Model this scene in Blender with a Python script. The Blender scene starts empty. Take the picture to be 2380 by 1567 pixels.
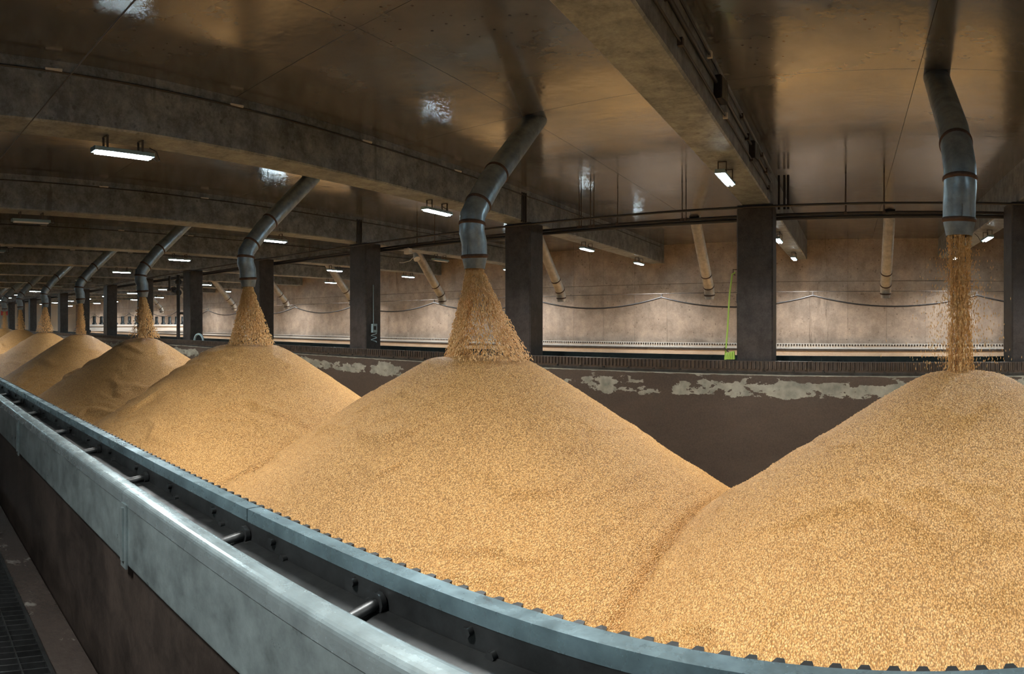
import bpy, math, random
from mathutils import Vector, Matrix, noise

# ------------------------------------------------------------------ camera
# The photograph is a stitched cylindrical panorama: focal radius 1521 px, eye level on row 751, the hall's cross direction on column 2150.
F, X0, H0, W, H = 1521.0, 2150.0, 751.0, 2380.0, 1567.0
EYE = 1.6
sc = bpy.context.scene
col = sc.collection
cam_d = bpy.data.cameras.new('camera')
cam_d.type = 'PANO'
cam_d.panorama_type = 'CENTRAL_CYLINDRICAL'
cam_d.central_cylindrical_range_u_min = (0 - X0) / F
cam_d.central_cylindrical_range_u_max = (W - X0) / F
cam_d.central_cylindrical_range_v_min = -(H - H0) / F
cam_d.central_cylindrical_range_v_max = H0 / F
cam_d.central_cylindrical_radius = 1.0
cam_d.clip_start = 0.02
cam_d.clip_end = 400
cam = bpy.data.objects.new('camera', cam_d)
cam.location = (0, 0, EYE)
cam.rotation_euler = (math.pi / 2, 0, 0)
col.objects.link(cam)
sc.camera = cam

# ------------------------------------------------------------------ world, exposure, lamp strength
w = bpy.data.worlds.new('world')
sc.world = w
w.use_nodes = True
w.node_tree.nodes['Background'].inputs[0].default_value = (0.02, 0.02, 0.022, 1)
w.node_tree.nodes['Background'].inputs[1].default_value = 0.3
sc.view_settings.view_transform = 'Standard'
sc.view_settings.look = 'None'
sc.view_settings.exposure = 0.12
sc.view_settings.gamma = 1.0
sc.view_settings.use_curve_mapping = False
LAMP_W = 128.0
LAMP_COL = (1.0, 0.95, 0.89)
TUBE_GLOW = 90.0
try:
    sc.cycles.use_denoising = True
    sc.cycles.use_adaptive_sampling = True
    sc.cycles.adaptive_threshold = 0.15
    sc.cycles.adaptive_min_samples = 12
    sc.cycles.max_bounces = 5
    sc.cycles.diffuse_bounces = 3
    sc.cycles.glossy_bounces = 3
    sc.cycles.caustics_reflective = False
    sc.cycles.caustics_refractive = False
    sc.cycles.sample_clamp_indirect = 4.0
except Exception:
    pass

# ------------------------------------------------------------------ dimensions (metres; z is above the walkway floor)
Y_PILE, Y_PART, Y_PART2, Y_BACK = 5.75, 11.0, 12.6, 21.0
Z_CEIL, Z_BEAM, Z_RAIL, Z_PART = 4.32, 3.68, 0.94, 0.71
Z_PIT = -2.2
X_END, X_RIGHT, Y_NEAR = -75.0, 12.0, -2.4
SKEW = -0.117                       # the beams run this much askew of the cross direction
COL_L = [1.48, -3.29, -8.31, -13.42, -18.6]      # left edge of each column's front face
def col_left(k):
    if k < 0: return 1.48 + 5.06 * -k
    return COL_L[k] if k < 5 else -23.78 - 5.13 * (k - 5)
def beam_x(k, y): return col_left(k) + 0.33 + SKEW * (y - 11.35)
PILE_X = [0.30, -4.73, -9.67, -14.60, -19.97, -24.98, -30.2, -34.7, -39.7, -44.8]

ORD = ['first', 'second', 'third', 'fourth', 'fifth', 'sixth', 'seventh', 'eighth', 'ninth', 'tenth', 'eleventh', 'twelfth',
       'thirteenth', 'fourteenth', 'fifteenth', 'sixteenth', 'seventeenth', 'eighteenth']

# ------------------------------------------------------------------ helpers
class MB:
    def __init__(self): self.v, self.f, self.s = [], [], []
    def add(self, vs, fs, smooth=False):
        b = len(self.v); self.v += [tuple(p) for p in vs]
        for q in fs: self.f.append(tuple(b + i for i in q)); self.s.append(smooth)
    def box(self, x0, x1, y0, y1, z0, z1):
        self.prism([(x0, y0), (x1, y0), (x1, y1), (x0, y1)], z0, z1)
    def prism(self, poly, z0, z1):
        n = len(poly)
        vs = [(x, y, z0) for x, y in poly] + [(x, y, z1) for x, y in poly]
        fs = [tuple(reversed(range(n))), tuple(range(n, 2 * n))] + [(i, (i + 1) % n, n + (i + 1) % n, n + i) for i in range(n)]
        self.add(vs, fs)
    def extrude_x(self, prof, x0, x1):          # prof: (y, z) polygon, counter-clockwise seen from +x
        n = len(prof)
        vs = [(x0, y, z) for y, z in prof] + [(x1, y, z) for y, z in prof]
        fs = [tuple(reversed(range(n))), tuple(range(n, 2 * n))] + [(i, (i + 1) % n, n + (i + 1) % n, n + i) for i in range(n)]
        self.add(vs, fs)
    def tube(self, path, r, n=10, cap=True, smooth=True):
        path = [Vector(p) for p in path]; m = len(path)
        rs = r if isinstance(r, (list, tuple)) else [r] * m
        t0 = (path[1] - path[0]).normalized()
        up = Vector((0, 0, 1)) if abs(t0.z) < 0.9 else Vector((1, 0, 0))
        u = t0.cross(up).normalized(); vs = []
        for i, p in enumerate(path):
            if i == 0: t = path[1] - path[0]
            elif i == m - 1: t = path[-1] - path[-2]
            else: t = (path[i + 1] - p).normalized() + (p - path[i - 1]).normalized()
            t.normalize(); u = (u - t * u.dot(t)).normalized(); vv = t.cross(u)
            k = 1.0
            if 0 < i < m - 1:
                k = 1.0 / max(0.6, t.dot((p - path[i - 1]).normalized()))
            for j in range(n):
                a = 2 * math.pi * j / n
                vs.append(p + (u * math.cos(a) + vv * math.sin(a)) * rs[i])
        fs = [(i * n + j, i * n + (j + 1) % n, (i + 1) * n + (j + 1) % n, (i + 1) * n + j) for i in range(m - 1) for j in range(n)]
        self.add(vs, fs, smooth)
        if cap:
            self.add([vs[j] for j in range(n)], [tuple(reversed(range(n)))])
            self.add([vs[(m - 1) * n + j] for j in range(n)], [tuple(range(n))])
    def mesh(self, name):
        me = bpy.data.meshes.new(name); me.from_pydata(self.v, [], self.f)
        me.polygons.foreach_set('use_smooth', self.s); me.update()
        return me
    def build(self, name, mat, parent=None):
        return obj(name, self.mesh(name), mat, parent)

def obj(name, me, mat, parent=None):
    if mat is not None and not me.materials: me.materials.append(mat)
    o = bpy.data.objects.new(name, me); col.objects.link(o)
    if parent is not None:
        o.parent = parent
        if parent.type == 'EMPTY': o.matrix_parent_inverse = Matrix.Translation(-Vector(parent.location))
    return o
def tag(o, label=None, cat=None, group=None, kind=None):
    if label: o['label'] = label
    if cat: o['category'] = cat
    if group: o['group'] = group
    if kind: o['kind'] = kind
    return o
def thing(name, loc, label, cat, group=None):
    o = bpy.data.objects.new(name, None); o.empty_display_size = 0.1; o.location = loc; col.objects.link(o)
    return tag(o, label, cat, group)
def box_mesh(name, x0, x1, y0, y1, z0, z1):
    m = MB(); m.box(x0, x1, y0, y1, z0, z1); return m.mesh(name)
def spawn(name, me, mat, parent, off):
    """a part that shares its mesh; off is where it stands in the world"""
    o = obj(name, me, mat, parent)
    o.location = off
    return o

# ------------------------------------------------------------------ materials
def new_mat(name, base=(0.5, 0.5, 0.5), rough=0.6, metal=0.0):
    m = bpy.data.materials.new(name); m.use_nodes = True
    b = m.node_tree.nodes['Principled BSDF']
    b.inputs['Base Color'].default_value = (*base, 1); b.inputs['Roughness'].default_value = rough; b.inputs['Metallic'].default_value = metal
    return m
class NT:
    def __init__(self, m): self.t = m.node_tree; self.b = self.t.nodes['Principled BSDF']; self.co = None
    def n(self, kind, **kw):
        x = self.t.nodes.new(kind)
        for k, v in kw.items():
            if k in x.inputs: x.inputs[k].default_value = v
            else: setattr(x, k, v)
        return x
    def l(self, a, b): self.t.links.new(a, b)
    def coord(self):
        if self.co is None:
            g = self.n('ShaderNodeNewGeometry'); self.co = g.outputs['Position']
        return self.co
    def mapped(self, scale=(1, 1, 1), rot=(0, 0, 0)):
        mp = self.n('ShaderNodeMapping'); mp.inputs['Scale'].default_value = scale; mp.inputs['Rotation'].default_value = rot
        self.l(self.coord(), mp.inputs['Vector']); return mp.outputs[0]
    def noise(self, scale, detail=4, rough=0.6, vec=None):
        x = self.n('ShaderNodeTexNoise'); x.inputs['Scale'].default_value = scale; x.inputs['Detail'].default_value = detail; x.inputs['Roughness'].default_value = rough
        self.l(vec if vec is not None else self.coord(), x.inputs['Vector']); return x.outputs['Fac']
    def ramp(self, fac, stops):
        r = self.n('ShaderNodeValToRGB'); e = r.color_ramp.elements
        while len(e) < len(stops): e.new(0.5)
        for el, (p, c) in zip(e, stops):
            el.position = p; el.color = (*c, 1) if len(c) == 3 else c
        self.l(fac, r.inputs[0]); return r.outputs[0]
    def mix(self, fac, a, b, mode='MIX'):
        x = self.n('ShaderNodeMix', data_type='RGBA', blend_type=mode)
        if isinstance(fac, float): x.inputs[0].default_value = fac
        else: self.l(fac, x.inputs[0])
        for s, v in ((6, a), (7, b)):
            if isinstance(v, tuple): x.inputs[s].default_value = (*v, 1)
            else: self.l(v, x.inputs[s])
        return x.outputs[2]
    def math(self, op, a, b=None):
        x = self.n('ShaderNodeMath', operation=op)
        for i, v in ((0, a), (1, b)):
            if v is None: continue
            if isinstance(v, (int, float)): x.inputs[i].default_value = v
            else: self.l(v, x.inputs[i])
        return x.outputs[0]
    def bump(self, height, dist=0.01, strength=1.0):
        x = self.n('ShaderNodeBump'); x.inputs['Distance'].default_value = dist; x.inputs['Strength'].default_value = strength
        self.l(height, x.inputs['Height']); self.l(x.outputs[0], self.b.inputs['Normal']); return x
    def color(self, c): self.l(c, self.b.inputs['Base Color'])
    def rough(self, c): self.l(c, self.b.inputs['Roughness'])

def concrete(name, dark, light, rough=0.6, streak=0.5, fine=30, bump=0.004, spots=None, mid=None, midk=0.75):
    m = new_mat(name, light, rough); t = NT(m)
    big = t.noise(0.55, 5, 0.65); st = t.noise(1.0, 4, 0.6, t.mapped((2.2, 2.2, 0.28))); fn = t.noise(fine, 3, 0.7)
    k = t.math('ADD', t.math('MULTIPLY', big, 1 - streak), t.math('MULTIPLY', st, streak))
    c = t.ramp(k, [(0.33, dark), (0.66, light)])
    c = t.mix(0.35, c, t.ramp(fn, [(0.3, tuple(x * 0.6 for x in light)), (0.7, tuple(min(1, x * 1.25) for x in light))]), 'MIX')
    if mid:
        md = t.noise(mid, 6, 0.75)
        c = t.mix(midk, c, t.ramp(md, [(0.38, (0.35, 0.35, 0.36)), (0.52, (0.9, 0.9, 0.9)), (0.64, (1.35, 1.33, 1.3))]), 'MULTIPLY')
    if spots:
        sp = t.noise(4.5, 6, 0.8)
        c = t.mix(t.ramp(sp, [(0.60, (0, 0, 0)), (0.66, (0.75, 0.75, 0.75))]), c, spots)
        vo = t.n('ShaderNodeTexVoronoi'); vo.inputs['Scale'].default_value = 4.0; t.l(t.coord(), vo.inputs['Vector'])
        c = t.mix(t.ramp(vo.outputs['Distance'], [(0.07, (0.7,) * 3), (0.12, (0, 0, 0))]), c, spots)
        vs_ = t.noise(1.6, 5, 0.7, t.mapped((1.0, 1.0, 0.12)))
        c = t.mix(t.ramp(vs_, [(0.64, (0, 0, 0)), (0.69, (0.65,) * 3)]), c, spots)
    t.color(c); t.bump(fn, bump, 0.5)
    return m

M = {}
M['beam'] = concrete('beam_concrete', (0.105, 0.128, 0.152), (0.245, 0.278, 0.312), 0.5, 0.35, 26, 0.004, (0.06, 0.068, 0.076), 4.0)
M['column'] = concrete('column_concrete', (0.022, 0.021, 0.022), (0.046, 0.043, 0.044), 0.55, 0.5, 40, 0.003, None, 5.0)
M['wall'] = concrete('wall_concrete', (0.285, 0.226, 0.180), (0.455, 0.372, 0.302), 0.6, 0.55, 22, 0.003, (0.135, 0.105, 0.085), 2.2, 0.35)
M['endwall'] = concrete('end_wall_concrete', (0.36, 0.33, 0.28), (0.50, 0.46, 0.40), 0.6, 0.4)
M['wallgap'] = new_mat('wall_joint', (0.16, 0.115, 0.085), 0.8)
M['trimwhite'] = concrete('curb_concrete', (0.34, 0.27, 0.20), (0.62, 0.52, 0.41), 0.45, 0.3)
M['aisle'] = concrete('wet_floor_concrete', (0.030, 0.025, 0.023), (0.075, 0.062, 0.055), 0.25, 0.2, 30, 0.004, (0.30, 0.29, 0.27))
M['outer'] = concrete('outer_wall_concrete', (0.022, 0.019, 0.017), (0.080, 0.064, 0.054), 0.45, 0.75, 30, 0.003, None, 2.5)

# ceiling: glossy sealed concrete, slightly uneven, mirrors the hall
m = new_mat('ceiling_sealed_concrete', (0.11, 0.085, 0.065), 0.13); t = NT(m)
t.b.inputs['IOR'].default_value = 2.35
big = t.noise(0.5, 5, 0.65); fn = t.noise(9, 4, 0.7)
c = t.ramp(big, [(0.3, (0.055, 0.062, 0.074)), (0.7, (0.125, 0.132, 0.146))])
pit = t.n('ShaderNodeTexVoronoi'); pit.inputs['Scale'].default_value = 9; t.l(t.coord(), pit.inputs['Vector'])
pm = t.math('MULTIPLY', t.math('LESS_THAN', pit.outputs['Distance'], 0.13), t.math('GREATER_THAN', t.noise(0.8, 3), 0.52))
c = t.mix(pm, c, (0.03, 0.024, 0.02)); t.color(c)
t.rough(t.ramp(t.noise(1.3, 4), [(0.3, (0.10,) * 3), (0.7, (0.25,) * 3)]))
wav = t.math('ADD', t.math('MULTIPLY', t.noise(2.2, 3), 1.0), t.math('MULTIPLY', fn, 0.10))
t.bump(wav, 0.012, 0.35)
M['ceiling'] = m

# partition: brown damp concrete with pale paint still clinging below the top edge
m = new_mat('partition_concrete', (0.12, 0.09, 0.07), 0.6); t = NT(m)
big = t.noise(0.9, 5, 0.65, t.mapped((0.6, 1, 1.3))); fn = t.noise(38, 3, 0.7)
c = t.ramp(big, [(0.3, (0.032, 0.026, 0.023)), (0.7, (0.070, 0.055, 0.045))])
c = t.mix(0.3, c, t.ramp(fn, [(0.3, (0.025, 0.02, 0.018)), (0.75, (0.11, 0.09, 0.073))]))
sx = t.n('ShaderNodeSeparateXYZ'); t.l(t.coord(), sx.inputs[0])
zz = sx.outputs['Z']
band = t.ramp(t.math('MULTIPLY', t.math('SUBTRACT', zz, 0.05), 1.5), [(0.0, (0.10,) * 3), (0.30, (0.32,) * 3), (0.45, (0.50,) * 3), (0.70, (0.53,) * 3), (0.84, (0.40,) * 3), (0.95, (0.38,) * 3), (0.985, (0.62,) * 3)])  # last stop pales the top ledge, so its lit edge is in the colour
pn = t.noise(2.1, 7, 0.66, t.mapped((0.7, 1, 1.4)))
msk = t.math('GREATER_THAN', t.math('ADD', pn, band), 0.98)
pc = t.ramp(t.noise(5, 3), [(0.3, (0.15, 0.165, 0.145)), (0.7, (0.32, 0.335, 0.295))])
c = t.mix(msk, c, pc); t.color(c); t.bump(t.math('ADD', fn, t.math('MULTIPLY', msk, 0.8)), 0.004, 0.6)
M['partition'] = m

# barley: packed kernels
def grain_mat(name, k=1.0):
    m = new_mat(name, (0.7, 0.42, 0.15), 0.55); t = NT(m)
    wob = t.noise(26, 2, 0.5)
    def vor(scale, rot):
        v = t.n('ShaderNodeTexVoronoi'); v.inputs['Scale'].default_value = scale; v.inputs['Randomness'].default_value = 1
        t.l(t.mapped((1.0, 0.5, 0.8), rot), v.inputs['Vector']); return v
    a = vor(125 * k, (0.3, 0.2, 0.5)); b = vor(112 * k, (0.7, 1.1, 2.1))
    sel = t.math('GREATER_THAN', wob, 0.5)
    dist = t.n('ShaderNodeMix', data_type='FLOAT'); t.l(sel, dist.inputs[0]); t.l(a.outputs['Distance'], dist.inputs[2]); t.l(b.outputs['Distance'], dist.inputs[3])
    ca = t.mix(sel, a.outputs['Color'], b.outputs['Color'])
    sp = t.n('ShaderNodeSeparateColor'); t.l(ca, sp.inputs[0])
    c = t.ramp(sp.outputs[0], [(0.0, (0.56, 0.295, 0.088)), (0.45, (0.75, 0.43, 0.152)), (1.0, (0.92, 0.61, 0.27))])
    c = t.mix(t.ramp(dist.outputs[0], [(0.36, (0, 0, 0)), (0.72, (0.9,) * 3)]), c, (0.27, 0.135, 0.035))  # shade in the gaps between kernels, painted into the colour
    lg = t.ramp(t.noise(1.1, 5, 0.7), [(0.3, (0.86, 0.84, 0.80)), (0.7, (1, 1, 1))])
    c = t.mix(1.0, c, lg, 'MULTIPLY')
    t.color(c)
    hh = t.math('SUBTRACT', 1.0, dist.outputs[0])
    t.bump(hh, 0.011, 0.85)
    return m
M['grain'] = grain_mat('barley')
m = new_mat('kernel', (0.62, 0.36, 0.12), 0.5); t = NT(m)
gi = t.noise(40, 2, 0.5)
t.color(t.ramp(gi, [(0.3, (0.66, 0.36, 0.12)), (0.5, (0.86, 0.56, 0.235)), (0.7, (0.96, 0.72, 0.40))]))
M['kernel'] = m

def metal(name, base, rough, met=0.85, var=0.5, rust=None, rustlevel=0.62):
    m = new_mat(name, base, rough, met); t = NT(m)
    n1 = t.noise(7, 5, 0.65)
    c = t.ramp(n1, [(0.3, tuple(x * (1 - var) for x in base)), (0.7, tuple(min(1, x * (1 + var * 0.4)) for x in base))])
    if rust:
        n2 = t.noise(3.3, 6, 0.7)
        c = t.mix(t.ramp(n2, [(rustlevel, (0, 0, 0)), (rustlevel + 0.08, (0.9,) * 3)]), c, rust)
    t.color(c); t.bump(t.noise(60, 2), 0.001, 0.4)
    t.rough(t.ramp(t.noise(11, 4), [(0.3, (rough * 0.75,) * 3), (0.7, (min(1, rough * 1.3),) * 3)]))
    return m
M['pipe'] = metal('galvanised_pipe', (0.29, 0.355, 0.40), 0.40, 0.62, 0.4)
M['pipe2'] = metal('dusty_galvanised_pipe', (0.50, 0.47, 0.42), 0.5, 0.5, 0.3)
M['rust'] = metal('rusted_band', (0.11, 0.065, 0.045), 0.75, 0.3, 0.5)
M['seam'] = metal('weld_seam', (0.10, 0.09, 0.085), 0.6, 0.5, 0.4)
M['rail'] = metal('rail_painted_steel', (0.23, 0.34, 0.385), 0.28, 0.6, 0.45, (0.11, 0.10, 0.095), 0.60)
M['darksteel'] = metal('dark_steel', (0.055, 0.06, 0.062), 0.42, 0.6, 0.5)
M['rackdark'] = metal('rack_dark_steel', (0.10, 0.088, 0.08), 0.45, 0.5, 0.4)
M['railgreen'] = metal('rail_green_steel', (0.035, 0.05, 0.052), 0.35, 0.5, 0.4)
M['trough'] = metal('trough_galvanised', (0.30, 0.385, 0.40), 0.36, 0.45, 0.45)
M['lip'] = metal('trough_lip_galvanised', (0.42, 0.54, 0.575), 0.25, 0.6, 0.35)
M['conduit'] = new_mat('black_conduit', (0.022, 0.022, 0.024), 0.45)
M['rod'] = new_mat('rusty_rod', (0.07, 0.05, 0.04), 0.6)
M['cable'] = new_mat('black_cable', (0.018, 0.018, 0.02), 0.5)
M['wire'] = new_mat('steel_wire', (0.07, 0.06, 0.055), 0.5, 0.2)
M['housing'] = new_mat('lamp_housing', (0.30, 0.45, 0.52), 0.4)
M['white'] = new_mat('white_enamel', (0.72, 0.70, 0.66), 0.4)
M['green'] = new_mat('green_hose', (0.36, 0.60, 0.12), 0.4)
M['red'] = new_mat('red_sign', (0.55, 0.04, 0.03), 0.5)
M['backrail'] = new_mat('back_rail_pale_steel', (0.62, 0.62, 0.60), 0.35)
M['motor'] = new_mat('dark_motor', (0.025, 0.035, 0.04), 0.4)
m = new_mat('lit_tube', (1, 1, 1), 0.3)
m.node_tree.nodes['Principled BSDF'].inputs['Emission Color'].default_value = (0.70, 0.92, 1.0, 1)
m.node_tree.nodes['Principled BSDF'].inputs['Emission Strength'].default_value = TUBE_GLOW
M['tube'] = m
M['deadtube'] = new_mat('unlit_tube', (0.75, 0.78, 0.8), 0.25)

# ------------------------------------------------------------------ the shell
def struct(name, mb, mat, label, parent=None):
    o = mb.build(name, mat, parent); tag(o, label, name.split('_')[0], None, 'structure'); return o
m = MB(); m.box(X_END, X_RIGHT, Y_NEAR, 0.9, -0.3, 0.0); struct('floor', m, M['aisle'], 'wet brown concrete walkway floor in front of the grain box')
m = MB(); m.box(X_END, X_RIGHT, 0.9, Y_BACK, Z_PIT - 0.3, Z_PIT); struct('floor', m, M['aisle'], 'dark pit floor beneath the barley piles')
m = MB(); m.box(X_END - 0.3, X_END, Y_NEAR - 0.3, Y_BACK + 0.3, Z_PIT - 0.3, Z_CEIL + 0.4); struct('wall_left', m, M['endwall'], 'pale grey concrete end wall at the far left of the hall')
m = MB(); m.box(X_RIGHT, X_RIGHT + 0.3, Y_NEAR - 0.3, Y_BACK + 0.3, Z_PIT - 0.3, Z_CEIL + 0.4); struct('wall_right', m, M['wall'], 'concrete end wall beyond the right edge of the photo')
m = MB(); m.box(X_END, X_RIGHT, Y_NEAR - 0.3, Y_NEAR, -0.3, Z_CEIL + 0.4); struct('wall_near', m, M['outer'], 'concrete wall behind the walkway, out of view')

# back wall, cast in board panels with open joints
m = MB(); m.box(X_END, X_RIGHT, Y_BACK + 0.02, Y_BACK + 0.32, Z_PIT - 0.3, Z_CEIL + 0.4)
wb = struct('wall_back', m, M['wallgap'], 'long beige concrete back wall with stained panel seams')
PW = 1.25
rows = [(Z_PIT, 2.95), (2.96, Z_CEIL + 0.05)]
panels = [box_mesh('panel', 0.003, PW - 0.003, 0, 0.03, z0 + 0.004, z1 - 0.004) for z0, z1 in rows]
random.seed(4)
x = X_END + 0.01
while x < X_RIGHT - PW:
    for pm_ in panels:
        spawn('panel', pm_, M['wall'], wb, (x, Y_BACK - random.uniform(0, 0.004), 0))
    x += PW

# ceiling slab between the beams, in cast panels
m = MB(); m.box(X_END, X_RIGHT, Y_NEAR, Y_BACK, Z_CEIL + 0.03, Z_CEIL + 0.4)
ce = struct('ceiling', m, M['wallgap'], 'dark glossy sealed concrete ceiling mirroring the hall')
K0, K1 = -1, 14
ys = [Y_NEAR, 0.6, 3.9, 7.0, 10.2, 13.2, 16.2, 19.0, Y_BACK]
for k in range(K0 - 1, K1 + 1):
    for i in range(len(ys) - 1):
        y0, y1 = ys[i] + 0.003, ys[i + 1] - 0.003
        xs = []
        for y in (y0, y1):
            a = beam_x(k + 1, y) if k < K1 else X_END
            b = beam_x(k, y) if k >= K0 else X_RIGHT
            xs.append((max(a, X_END), min(b, X_RIGHT)))
        for j in range(2):
            h0_, h1_ = j / 2, (j + 1) / 2
            poly = [(xs[0][0] + (xs[0][1] - xs[0][0]) * h0_ + 0.003, y0), (xs[0][0] + (xs[0][1] - xs[0][0]) * h1_ - 0.003, y0),
                    (xs[1][0] + (xs[1][1] - xs[1][0]) * h1_ - 0.003, y1), (xs[1][0] + (xs[1][1] - xs[1][0]) * h0_ + 0.003, y1)]
            pm2 = MB(); pm2.prism(poly, Z_CEIL, Z_CEIL + 0.04); pm2.build('slab_panel', M['ceiling'], ce)

# partition between the two boxes
m = MB(); m.box(X_END, X_RIGHT, Y_PART - 0.07, Y_PART2, Z_PIT, Z_PART); struct('wall_partition', m, M['partition'], 'low brown concrete partition with peeling pale paint behind the barley piles')
# near side wall of the box, carrying rack and trough
m = MB(); m.box(X_END, X_RIGHT, 0.965, 1.305, Z_PIT, 0.80); struct('wall_front', m, M['outer'], 'damp brown concrete side wall of the near grain box')
# curb along the back wall
m = MB(); m.box(X_END, X_RIGHT, Y_BACK - 0.30, Y_BACK - 0.005, Z_PIT, 0.76); struct('trim_1', m, M['trimwhite'], 'pale concrete curb along the foot of the back wall')

# ------------------------------------------------------------------ beams and columns
for k in range(K0, K1 + 1):
    hw = 0.26; m = MB()
    for side in (0,):
        pts = [(beam_x(k, Y_NEAR) - hw, Y_NEAR), (beam_x(k, Y_NEAR) + hw, Y_NEAR), (beam_x(k, Y_BACK) + hw, Y_BACK), (beam_x(k, Y_BACK) - hw, Y_BACK)]
        ch = 0.02
        v = []
        for y in (Y_NEAR, Y_BACK - 0.002):
            bx = beam_x(k, y)
            v.append([(bx - hw, y, Z_CEIL + 0.02), (bx - hw, y, Z_BEAM + ch), (bx - hw + ch, y, Z_BEAM), (bx + hw - ch, y, Z_BEAM), (bx + hw, y, Z_BEAM + ch), (bx + hw, y, Z_CEIL + 0.02)])
        vs = v[0] + v[1]
        m.add(vs, [(0, 1, 2, 3, 4, 5), (11, 10, 9, 8, 7, 6)] + [(i, 6 + i, 6 + (i + 1) % 6, (i + 1) % 6) for i in range(6)])
    if k < 0: lab = 'dark concrete ceiling beam beyond the right edge of the photo'
    elif k == 0: lab = 'dark concrete ceiling beam at the far right, behind the rightmost spout'
    elif k == 1: lab = 'dark concrete ceiling beam with conduits and junction boxes on its side, above the green hose'
    else: lab = 'dark concrete ceiling beam over the column, %s beam from the right' % ORD[k]
    o = m.build('ceiling_beam', M['beam'])
    tag(o, lab, 'beam', 'concrete ceiling beams')

def column(k):
    xl = col_left(k); d = 0.60; wd = 0.66; sh = SKEW * d; c = 0.025
    y0, y1 = Y_PART + 0.10, Y_PART + 0.10 + d
    poly = [(xl + c, y0), (xl + wd - c, y0), (xl + wd, y0 + c), (xl + wd + sh, y1 - c), (xl + wd + sh - c, y1), (xl + sh + c, y1), (xl + sh, y1 - c), (xl, y0 + c)]
    if k == 0: lab = 'dark concrete column at the right edge of the photo'
    elif k == 1: lab = 'wide dark concrete column with a green hose hung beside it'
    elif k == 2: lab = 'dark concrete column right behind the large spreading stream of barley'
    elif k == 3: lab = 'dark concrete column with a small electric box on its side'
    elif k == 5: lab = 'dark concrete column beside the black standpipe with valves'
    else: lab = 'dark concrete column on the partition, %s from the right' % ORD[k]
    r = thing('concrete_column', ((poly[0][0] + poly[1][0]) / 2, y0 + d / 2, Z_PART), lab, 'column', 'concrete columns on the partition')
    m = MB(); m.prism(poly, Z_PART + 0.001, Z_BEAM - 0.001); m.build('shaft', M['column'], r)
    m = MB(); m.prism([(xl - 0.03, y0 - 0.03), (xl + wd + 0.03, y0 - 0.03), (xl + wd + sh + 0.03, y1 + 0.03), (xl + sh - 0.03, y1 + 0.03)], Z_PART + 0.0005, Z_PART + 0.16); m.build('plinth', M['column'], r)
for k in range(0, 14): column(k)

# ------------------------------------------------------------------ gear racks (rails for the turning machine)
def rack(name, y_face, y_in, z0, z1, label, mat, toothmat, pitch, x0, x1, facing, singles, group='gear racks along the box walls'):
    """steel bar with a row of teeth; facing=-1 teeth point to the camera side, +1 away"""
    r = thing(name, (x0 * 0 , (y_face + y_in) / 2, z0), label, 'rail', group)
    a, b = min(y_face, y_in), max(y_face, y_in)
    seg = 2.5; n = int((x1 - x0) / seg); 
    me = MB(); me.box(0.003, seg - 0.003, a, b, z0, z1); me = me.mesh('rail_bar')
    for i in range(n): spawn('rail_bar', me, mat, r, (x0 + i * seg - 0, 0, 0)) 
    return r
def tooth_mesh(pitch, y, depth, z0, z1, facing):
    m = MB(); wv, tp = pitch * 0.30, pitch * 0.14
    vs = []
    for z in (z0, z1):
        vs += [(-wv, y, z), (wv, y, z), (tp, y + facing * depth, z), (-tp, y + facing * depth, z)]
    m.add(vs, [(0, 3, 2, 1), (4, 5, 6, 7), (0, 1, 5, 4), (1, 2, 6, 5), (2, 3, 7, 6), (3, 0, 4, 7)]); return m

def teeth_joined(name, parent, base, x0, x1, pitch, mat):
    m = MB(); n = int((x1 - x0) / pitch)
    for i in range(n):
        x = x0 + i * pitch
        m.add([(vx + x, vy, vz) for vx, vy, vz in base.v], base.f)
    o = m.build(name, mat, parent); o['kind'] = 'stuff'; return o

XR = 8.0
NEAR = 0.035         # the rack and trough sit this far in from the wall's outer datum
# near rack: pale painted bar on the inner edge of the near wall
r = rack('gear_rack', 1.150 + NEAR, 1.205 + NEAR, 0.895, Z_RAIL, 'pale blue toothed steel rail along the near edge of the grain box', M['rail'], M['darksteel'], 0.055, X_END + 0.5, XR, 1, 300)
m = MB(); m.box(X_END + 0.5, XR, 1.153 + NEAR, 1.203 + NEAR, 0.80, 0.895); web = m.build('web_plate', M['darksteel'], r)
base = tooth_mesh(0.056, 1.2045 + NEAR, 0.026, Z_RAIL - 0.085, Z_RAIL - 0.004, 1)
tm = base.mesh('tooth')
tx = 1.9; cnt = 0
while cnt < 260:
    spawn('tooth', tm, M['darksteel'], r, (tx, 0, 0)); tx -= 0.056; cnt += 1
teeth_joined('tooth_row', r, base, X_END + 0.6, tx, 0.056, M['darksteel'])
# bolts on the walkway side of the near rack
bm = MB(); bm.tube([(0, 1.153 + NEAR, 0), (0, 1.135 + NEAR, 0)], 0.013, 6); bm = bm.mesh('bolt')
bx_ = 1.6; nb = 0
while bx_ > -24 and nb < 120:
    for dz in (0.838, ):
        spawn('bolt', bm, M['darksteel'], web, (bx_, 0, dz)); spawn('bolt', bm, M['darksteel'], web, (bx_ - 0.07, 0, dz + 0.035)); nb += 2
    bx_ -= 0.42

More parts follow.
